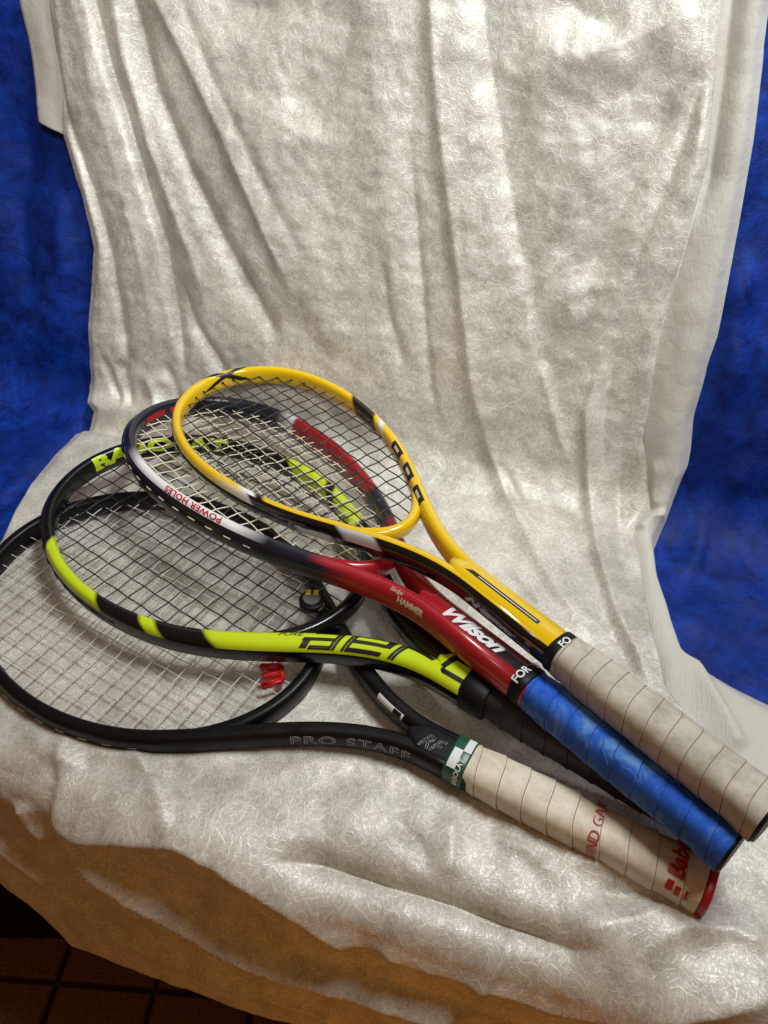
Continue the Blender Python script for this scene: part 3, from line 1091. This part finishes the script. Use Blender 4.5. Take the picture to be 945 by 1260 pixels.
# ================================================================== black racket (lowest)
g = dict(A=.1737, B=.1317, C=.5061, tear=.025, t0=2.22, xs=.212, ys=.0095, sec=(.0120, .0225, .0150, .0215, 3.0), fork=.232, grip=.186, shaft=(.034, .0235, 3.2),
         bump=.125, hs=.35, hand=.33)
black = racket_root('tennis_racket', (.2213, .2322), 2.613, .0178, .0137, -.060, .6858, 'matt black tennis racket with cream wrapped grip and white strings, lowest of the pile')
m_blk = paint('black_lacquer', [(-.65, .65, (0.0035, 0.0035, 0.0038))], rough=0.36, coat=0.06, spec=0.22)
m_brown = plain('brown_black_plastic', (0.018, 0.012, 0.010), 0.6, speck=0.3)
tube, br, shaft, hf = build_frame(black, g, dict(frame=m_blk, bridge=m_blk, shaft=m_blk, bumper=m_brown, grommet=MAT['black_plastic']))
m_wstr = plain('white_string', (0.66, 0.645, 0.60), 0.35, speck=0.08)
string_bed(black, g, tube, m_wstr, MAT['black_plastic'], 18, 20, .0133, r=.00052)
letter('lettering', 'PRO STAFF', lambda x, y: tube.surf(.455 + x, .0165 - y, .0002), MAT['silver_print'], black, .0125, spacing=1.15, outline=.00022, sx=1.45)
letter('monogram', 'RF', lambda x, y: shaft.surf(.012 + x, -.009 + y), MAT['silver_print'], black, .017, shear=.45, outline=.00022, sx=0.9)
patch('size_sticker', [(-.536, -.004), (-.508, -.004), (-.508, -.0095), (-.536, -.0095)], lambda x, y: tube.surf(x, y - .0, .0003), MAT['white_print'], black)
patch('size_mark', [(-.534, -.0045), (-.526, -.0045), (-.526, -.0090), (-.534, -.0090)], lambda x, y: tube.surf(x, y, .0005), MAT['black_print'], black)
m_cream = grip_mat('cream_overgrip', (0.82, 0.76, 0.61), (0.50, 0.37, 0.22), 0.5, 0.75, coat=0.05)
GW, GH = .0345, .0310
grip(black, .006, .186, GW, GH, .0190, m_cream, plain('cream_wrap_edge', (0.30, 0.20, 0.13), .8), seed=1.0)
tape = ring_part(black, 'finishing_tape', .178, .194, GW + .0010, GH + .0002, MAT['green_tape'])
gs = grip_surf(GW + .0006, GH - .0002, .200, .0008)
patch('tape_block', [(.008, -.0150), (.015, -.0150), (.015, .0010), (.008, .0010)], lambda x, y: gs.surf(x, y), MAT['white_print'], tape)
patch('tape_block', [(.015, .0005), (.021, .0005), (.021, .0135), (.015, .0135)], lambda x, y: gs.surf(x, y), MAT['white_print'], tape)
letter('lettering', 'BABOLAT', lambda x, y: gs.surf(.019 - y, -.030 + x), MAT['white_print'], tape, .0055, bold=.0001)
gp = grip_surf(GW, GH, .200, .0013)
letter('lettering', 'ROLAND GARROS', lambda x, y: gp.surf(.128 - y - .10 * x, -.049 + x), MAT['red_print'], black, .0105, sx=.95)
letter('lettering', 'Babolat', lambda x, y: gp.surf(.181 - y - .10 * x, -.0125 + x), MAT['red_print'], black, .0145, shear=.15, bold=.0005, sx=.95)
patch('logo_bar', [(.172, -.0225), (.172, -.0145), (.1765, -.0145), (.1765, -.0225)], lambda x, y: gp.surf(x, y), MAT['red_print'], black)
patch('logo_bar', [(.178, -.0245), (.178, -.0165), (.1825, -.0165), (.1825, -.0245)], lambda x, y: gp.surf(x, y), MAT['red_print'], black)
patch('play_box', [(.1845, -.0250), (.1845, -.0165), (.1895, -.0165), (.1895, -.0250)], lambda x, y: gp.surf(x, y), MAT['red_print'], black)
letter('lettering', 'PLAY', lambda x, y: gp.surf(.1885 - y, -.0245 + x, .0006), m_cream, black, .0034, bold=.0001)
m_redcap = plain('red_rubber', (0.42, 0.008, 0.016), 0.4)
ring_part(black, 'butt_cap', .0, .0065, GW + .0030, GH + .0030, m_redcap)
# vibration damper in the shape of a W
dm = bpy.data.meshes.new('vibration_damper')
bm = bmesh.new()


def bar(bm, p, q, wd, z0, z1):
    d = Vector((q[0] - p[0], q[1] - p[1], 0)).normalized()
    n = Vector((-d.y, d.x, 0)) * wd / 2
    e = d * wd * 0.35
    P, Q = Vector((p[0], p[1], 0)) - e, Vector((q[0], q[1], 0)) + e
    vs = [bm.verts.new(v + Vector((0, 0, z))) for z in (z0, z1) for v in (P - n, Q - n, Q + n, P + n)]
    for f in ((3, 2, 1, 0), (4, 5, 6, 7), (0, 1, 5, 4), (1, 2, 6, 5), (2, 3, 7, 6), (3, 0, 4, 7)):
        bm.faces.new([vs[i] for i in f])


for i, (p, q) in enumerate((((-.0105, .0100), (-.0080, -.0070)), ((.0, .0085), (.0, -.0070)), ((.0105, .0100), (.0080, -.0070)), ((-.0065, -.0085), (.0065, -.0085)))):
    bar(bm, p, q, .0048, -.0035, .0062 + 0.00015 * i)
bmesh.ops.bevel(bm, geom=bm.edges[:], offset=.0014, segments=3, affect='EDGES')
for v in bm.verts:
    v.co = Vector((v.co.x * .9, v.co.y * .9, v.co.z * .8))
bm.to_mesh(dm)
bm.free()
m_red_rubber = plain('bright_red_rubber', (0.62, 0.012, 0.012), 0.4)
o = link('vibration_damper', dm, m_red_rubber, black)
o['label'] = 'red rubber vibration damper shaped like a letter'
o.location = (.358, .008, .001)
o.rotation_euler = (0, 0, math.radians(-50))

# ================================================================== lime and black racket
LIME = (0.58, 0.74, 0.015)
g = dict(A=.1736, B=.1313, C=.5062, tear=.08, t0=2.20, xs=.226, ys=.0095, sec=(.0125, .0235, .0205, .0250, 2.7), fork=.234, grip=.196, shaft=(.0395, .0285, 2.8),
         bump=.115, hs=.345, hand=.36)
aero = racket_root('tennis_racket', (.2345, .2625), 2.507, .0369, .0387, .0034, .6858, 'lime and black tennis racket with black grip, second from the bottom of the pile')
top = [(-.65, -.363, BLK), (-.363, -.308, LIME), (-.308, -.290, BLK), (-.290, -.232, LIME), (-.232, .140, BLK), (.140, .236, LIME), (.236, .285, BLK), (.285, .304, LIME),
       (.304, .350, BLK), (.350, .65, LIME)]
side = [(-.65, .65, BLK)]
m_aero = paint('lime_black_lacquer', top, side, thr=.31, rough=.24, coat=.3, shear=.06, spec=0.35)
m_aeroblk = paint('gloss_black_lacquer', [(-.65, .65, BLK)], rough=.22, coat=.3, spec=0.3)
m_lime = paint('lime_lacquer', [(-.65, .65, LIME)], rough=.28, coat=.5)
tube, br, shaft, hf = build_frame(aero, g, dict(frame=m_aero, bridge=m_aeroblk, shaft=m_lime, bumper=MAT['black_plastic'], grommet=MAT['black_plastic']))
m_bstr = plain('black_string', (0.012, 0.012, 0.013), 0.35)
string_bed(aero, g, tube, m_bstr, MAT['black_plastic'], 16, 19, .0150, r=.00066)
letter('lettering', 'BABOLAT', lambda x, y: tube.surf(.004 - x, -.0170 + y), MAT['lime_print'], aero, .0200, bold=.0010, spacing=1.05, sx=1.75)
letter('lettering', 'PURE', lambda x, y: tube.surf(.408 + x, -.0022 - y), MAT['black_print'], aero, .0062, shear=.35, sx=1.4)




def aero_fn(x, y):
    return tube.surf(.425 + x, .0100 - y, .0003)


def stroke(p, q, wd, lines=1):
    """a slanted bar of the big squared lettering; lines > 1 splits it into pinstripes"""
    for n_ in range(lines):
        o0 = wd * (n_ / lines - 0.5)
        o1 = o0 + wd / lines * (0.84 if lines > 1 else 1.0)
        (x0, y0), (x1, y1) = p, q
        if abs(x1 - x0) > abs(y1 - y0):
            c = [(x0, y0 + o0), (x1, y1 + o0), (x1, y1 + o1), (x0, y0 + o1)]
        else:
            c = [(x0 + o0, y0), (x1 + o0, y1), (x1 + o1, y1), (x0 + o1, y0)]
        c = [(a_ + 0.55 * b_, b_) for a_, b_ in c]
        patch('letter_stroke', c, aero_fn, MAT['black_print'], aero, 8, 3)


HT = .0195
for x_, wl_, parts in (
        (.006, .022, (((.0, .88), (1, .88), 3), ((1, 1.0), (1, .0), 2), ((-.3, .48), (.9, .48), 2), ((.1, .10), (.9, .10), 2), ((-.1, .52), (-.1, .05), 1))),
        (.039, .031, (((.0, .91), (1, .91), 1), ((.0, 1.0), (.0, .0), 2), ((1, 1.0), (1, .42), 1), ((.0, .5), (1, .5), 1), ((.0, .09), (1, .09), 1))),
        (.080, .026, (((.0, 1.0), (.0, .0), 2), ((.0, .90), (1, .72), 1)))):
    for p_, q_, ln in parts:
        hz = abs(p_[1] - q_[1]) < .25
        stroke((x_ + p_[0] * wl_, p_[1] * HT), (x_ + q_[0] * wl_, q_[1] * HT), 0.0036 if hz else .0062, ln)
for c_ in ([(.0050, -.0110), (.0100, -.0110), (.0150, .0060), (.0095, .0060)], [(.0110, .0030), (.0340, .0030), (.0340, .0070), (.0110, .0070)],
           [(.0050, -.0130), (.0340, -.0130), (.0340, -.0090), (.0050, -.0090)]):
    patch('letter_stroke', c_, lambda x, y: shaft.surf(x, y), MAT['black_print'], aero, 8, 4)
m_blackgrip = grip_mat('black_overgrip', (0.013, 0.013, 0.014), (0.035, 0.03, 0.027), 0.6, 0.6)
GW, GH = .0335, .0305
grip(aero, .006, .190, GW, GH, .0190, m_blackgrip, MAT['black_plastic'], seed=4.0)
ring_part(aero, 'rubber_collar', .182, .205, GW + .0060, GH + .0030, MAT['black_plastic'])
ring_part(aero, 'butt_cap', .0, .0065, GW + .0030, GH + .0030, MAT['black_plastic'])
# round damper
dmp = bpy.data.meshes.new('vibration_damper')
bm = bmesh.new()
bmesh.ops.create_cone(bm, cap_ends=True, segments=36, radius1=.0112, radius2=.0112, depth=.0090)
bmesh.ops.bevel(bm, geom=[e for e in bm.edges if abs(e.verts[0].co.z - e.verts[1].co.z) < 1e-6], offset=.0014, segments=3, affect='EDGES')
bm.to_mesh(dmp)
bm.free()
dmo = link('vibration_damper', dmp, MAT['black_plastic'], aero)
dmo.location = (.362, .010, .002)
dmo['label'] = 'round black vibration damper with grey and yellow top'
dt = bpy.data.meshes.new('damper_top')
bm = bmesh.new()
bmesh.ops.create_cone(bm, cap_ends=True, segments=32, radius1=.0080, radius2=.0076, depth=.0012)
bm.to_mesh(dt)
bm.free()
o = link('damper_top', dt, MAT['grey_rubber'], dmo, smooth=False)
o.location = (0, 0, .0048)
yb = bpy.data.meshes.new('damper_stripe')
bm = bmesh.new()
for sx_ in (-.0035, .0035):
    bar(bm, (sx_, -.0075), (sx_, -.0042), .0040, .0, .0012)
bm.to_mesh(yb)
bm.free()
o = link('damper_stripe', yb, MAT['yellow_rubber'], dmo, smooth=False)
o.location = (0, 0, .0048)
o.rotation_euler = (0, 0, .6)


def ring_text(x, y):
    w = -1.9 + x / .0113
    return (.0114 * math.sin(w) * 1.0, -.0114 * math.cos(w), -.0025 + y)


letter('lettering', 'ULTRA', ring_text, MAT['gold_print'], dmo, .0042, bold=.0001)

# ================================================================== red, white and navy racket
RED, NAVY, WHT = (0.36, 0.008, 0.016), (0.007, 0.009, 0.022), (0.78, 0.78, 0.79)
g = dict(A=.1748, B=.1229, C=.5142, tear=.41, t0=2.16, xs=.262, ys=.0080, sec=(.0125, .0255, .0155, .0235, 2.5), fork=.288, grip=.176, shaft=(.0300, .0245, 2.6),
         bump=.110, hs=.335, hand=.36, cross0=.036)
red = racket_root('tennis_racket', (.2239, .2355), 2.3068, .0658, .0606, .1998, .695, 'red tennis racket fading to navy and white, with a bright blue wrapped grip')
top = [(-.65, -.385, RED), (-.385, -.360, (RED, NAVY)), (-.360, -.318, NAVY), (-.318, -.306, (NAVY, RED)), (-.306, -.150, RED), (-.150, -.125, (WHT, NAVY)), (-.125, .130, NAVY),
       (.130, .165, (NAVY, WHT)), (.165, .300, WHT), (.300, .335, (WHT, NAVY)), (.335, .372, NAVY), (.372, .392, (NAVY, RED)), (.392, .65, RED)]
side = [(-.65, -.385, RED), (-.385, .385, NAVY), (.385, .42, (NAVY, RED)), (.42, .65, RED)]
m_red = paint('red_navy_white_lacquer', top, side, thr=.36, rough=.30, coat=.4)
m_redl = paint('red_lacquer', [(-.65, .65, RED)], rough=.30, coat=.4)
m_reds = paint('red_to_black_lacquer', [(-.65, .028, RED), (.028, .062, (RED, (0.022, 0.010, 0.012))), (.062, .65, (0.020, 0.011, 0.013))], rough=.28, coat=.4)
tube, br, shaft, hf = build_frame(red, g, dict(frame=m_red, bridge=m_redl, shaft=m_reds, bumper=plain('navy_plastic', (0.010, 0.011, 0.016), .5), grommet=MAT['black_plastic']))
m_nstr = plain('natural_string', (0.84, 0.78, 0.58), 0.4, speck=0.08)
string_bed(red, g, tube, m_nstr, MAT['black_plastic'], 16, 19, .0124, r=.00062)
letter('lettering', 'POWER HOLES', lambda x, y: tube.surf(.286 - x, .0005 + y), MAT['red_print'], red, .0080, bold=.00025, spacing=1.05, sx=1.30, shear=-.2)
for a0, a1 in ((.055, .020), (.012, -.022)):
    patch('tip_stripe', [(a0, -.0085), (a1, -.0085), (a1, -.0150), (a0, -.0150)], lambda x, y: tube.surf(x, y), MAT['red_print'], red, 20, 4)
letter('lettering', 'HAMMER', lambda x, y: tube.surf(.462 + x, .0135 - y), MAT['gold_print'], red, .0075, bold=.0003, spacing=.95, sx=.95)
letter('lettering', 'Sledge', lambda x, y: tube.surf(.452 + x, .0065 - y), MAT['gold_print'], red, .0050, shear=.4)
letter('lettering', 'Wilson', lambda x, y: shaft.surf(.026 + x, -.0060 + y + .05 * (x - .03)), MAT['white_print'], red, .0185, shear=.35, bold=.0007, sx=1.22, spacing=.92)
patch('spec_plate', [(.072, -.0160), (.088, -.0160), (.088, -.0200), (.072, -.0200)], lambda x, y: shaft.surf(x, y), MAT['gold_print'], red)
patch('spec_plate', [(.054, -.0150), (.068, -.0150), (.068, -.0185), (.054, -.0185)], lambda x, y: shaft.surf(x, y), plain('olive_print', (0.16, 0.16, 0.04), .4), red)
m_bluegrip = grip_mat('blue_overgrip', (0.010, 0.115, 0.62), (0.004, 0.045, 0.36), 0.92, 0.8, sheen=0.25, pale=(0.14, 0.33, 0.60))
GW, GH = .0320, .0295
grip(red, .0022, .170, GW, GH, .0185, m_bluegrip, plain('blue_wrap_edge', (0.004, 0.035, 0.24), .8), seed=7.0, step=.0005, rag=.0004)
tape = ring_part(red, 'finishing_tape', .165, .177, GW + .0002, GH - .0004, MAT['black_plastic'])
gs = grip_surf(GW + .0002, GH - .0004, .190, .0008)
letter('lettering', 'FOR', lambda x, y: gs.surf(.0190 - y, -.017 + x), MAT['white_print'], tape, .0090, bold=.0002)
letter('lettering', 'SG', lambda x, y: gs.surf(.0200 - y, .006 + x), MAT['white_print'], tape, .0085, bold=.0002)
ring_part(red, 'butt_cap', .0, .0035, GW + .0020, GH + .0020, MAT['black_plastic'])
# loose threads at the worn middle of the wrap
gsurf = grip_surf(GW, GH, .2, .0016)
for (s0, q0, ds, dq) in ((.100, -.010, .012, -.012), (.125, .004, .018, .009), (.112, -.014, .022, -.004)):
    P = [gsurf.surf(s0 + ds * w + .001 * math.sin(w * 7), q0 + dq * w + .0012 * math.sin(w * 9 + 1), .0008 + .0012 * math.sin(w * 3.1)) for w in np.linspace(0, 1, 14)]
    V, F = tube_along(P, .00022, 5)
    link('loose_thread', mesh_from('loose_thread', V, F), plain('pale_blue_thread', (0.06, 0.24, 0.55), .8), red)

# ================================================================== yellow squash racket (uppermost)
YEL = (0.80, 0.52, 0.006)
g = dict(A=.1650, B=.1089, C=.5148, tear=.367, t0=2.26, xs=.258, ys=.0075, sec=(.0110, .0205, .0130, .0225, 2.6), fork=.286, grip=.172, shaft=(.0260, .0250, 2.8),
         bump=.050, hs=.335, hand=.36, cross0=.030, bridge=(.0100, .0150))
yellow = racket_root('squash_racket', (.2398, .2416), 2.2632, .0943, .0843, -.0285, .6858, 'yellow and black squash racket with grey-beige wrapped grip, uppermost of the pile')
GREY = (0.55, 0.55, 0.56)
top = [(-.65, -.250, YEL), (-.250, -.243, (0.75, 0.75, 0.72)), (-.243, -.232, YEL), (-.232, -.184, BLK), (-.184, .236, YEL), (.236, .252, (YEL, (0.85, 0.84, 0.80))), (.252, .262, (0.85, 0.84, 0.80)),
       (.262, .272, BLK), (.272, .65, YEL)]
side = [(-.65, -.07, YEL), (-.07, -.03, BLK), (-.03, .200, YEL), (.200, .250, (YEL, (0.72, 0.72, 0.70))), (.250, .350, BLK), (.350, .385, (0.60, 0.60, 0.61)), (.385, .65, BLK)]
m_yel = paint('yellow_black_lacquer', top, side, thr=.45, rough=.16, coat=.8, shear=.05)
m_yell = paint('yellow_lacquer', [(-.65, .65, YEL)], rough=.16, coat=.8)
tshaft = NT('yellow_shaft_lacquer')
s_ = tshaft.n('ShaderNodeSeparateXYZ')
tshaft.put(s_.inputs[0], tshaft.uv())
band = tshaft.math('LESS_THAN', tshaft.math('ABSOLUTE', tshaft.math('SUBTRACT', s_.outputs[1], 0.24)), 0.135)
tshaft.set(color=tshaft.mix(band, BLK, YEL), rough=.18, coat=.8)
tube, br, shaft, hf = build_frame(yellow, g, dict(frame=m_yel, bridge=m_yell, shaft=tshaft.m, bumper=MAT['black_plastic'], grommet=MAT['black_plastic']))
string_bed(yellow, g, tube, m_bstr, MAT['black_plastic'], 14, 19, .0128, r=.00065)
for s0, s1 in ((.058, -.060),):
    patch('cross_mark', [(.010, -.0155), (.022, -.0155), (-.036, .0040), (-.050, .0040)], lambda x, y: tube.surf(x, y), MAT['black_print'], yellow)
    patch('cross_mark', [(-.044, -.0155), (-.030, -.0155), (.016, .0040), (.004, .0040)], lambda x, y: tube.surf(x, y, .00045), MAT['black_print'], yellow)
for s0 in (-.282, -.320, -.356):
    patch('letter_block', [(s0, -.0005), (s0 - .024, -.0005), (s0 - .026, -.0085), (s0 - .002, -.0085)], lambda x, y: tube.surf(x, y), MAT['black_print'], yellow)
    patch('letter_inset', [(s0 - .007, -.0030), (s0 - .018, -.0030), (s0 - .019, -.0058), (s0 - .008, -.0058)], lambda x, y: tube.surf(x, y, .0005), MAT['gold_print'], yellow)
patch('shaft_stripe', [(.016, -.0012), (.094, -.0012), (.094, .0024), (.022, .0024)], lambda x, y: shaft.surf(x, y), MAT['black_print'], yellow, 30, 3)
patch('shaft_line', [(.030, .0000), (.092, .0000), (.092, .0007), (.030, .0007)], lambda x, y: shaft.surf(x, y, .0005), MAT['white_print'], yellow, 30, 2)
m_greygrip = grip_mat('grey_beige_overgrip', (0.58, 0.54, 0.44), (0.25, 0.22, 0.165), 0.75, 0.75)
GW, GH = .0345, .0325
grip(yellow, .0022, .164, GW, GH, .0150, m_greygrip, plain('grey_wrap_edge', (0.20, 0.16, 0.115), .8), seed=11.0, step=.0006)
tape = ring_part(yellow, 'finishing_tape', .160, .173, GW - .0034, GH - .0036, MAT['black_plastic'])
gs = grip_surf(GW - .0034, GH - .0036, .190, .0008)
letter('lettering', 'FO', lambda x, y: gs.surf(.0265 - y, -.006 + x), MAT['white_print'], tape, .0080, bold=.0002)
ring_part(yellow, 'butt_cap', .0, .0035, GW + .0020, GH + .0020, MAT['black_plastic'])
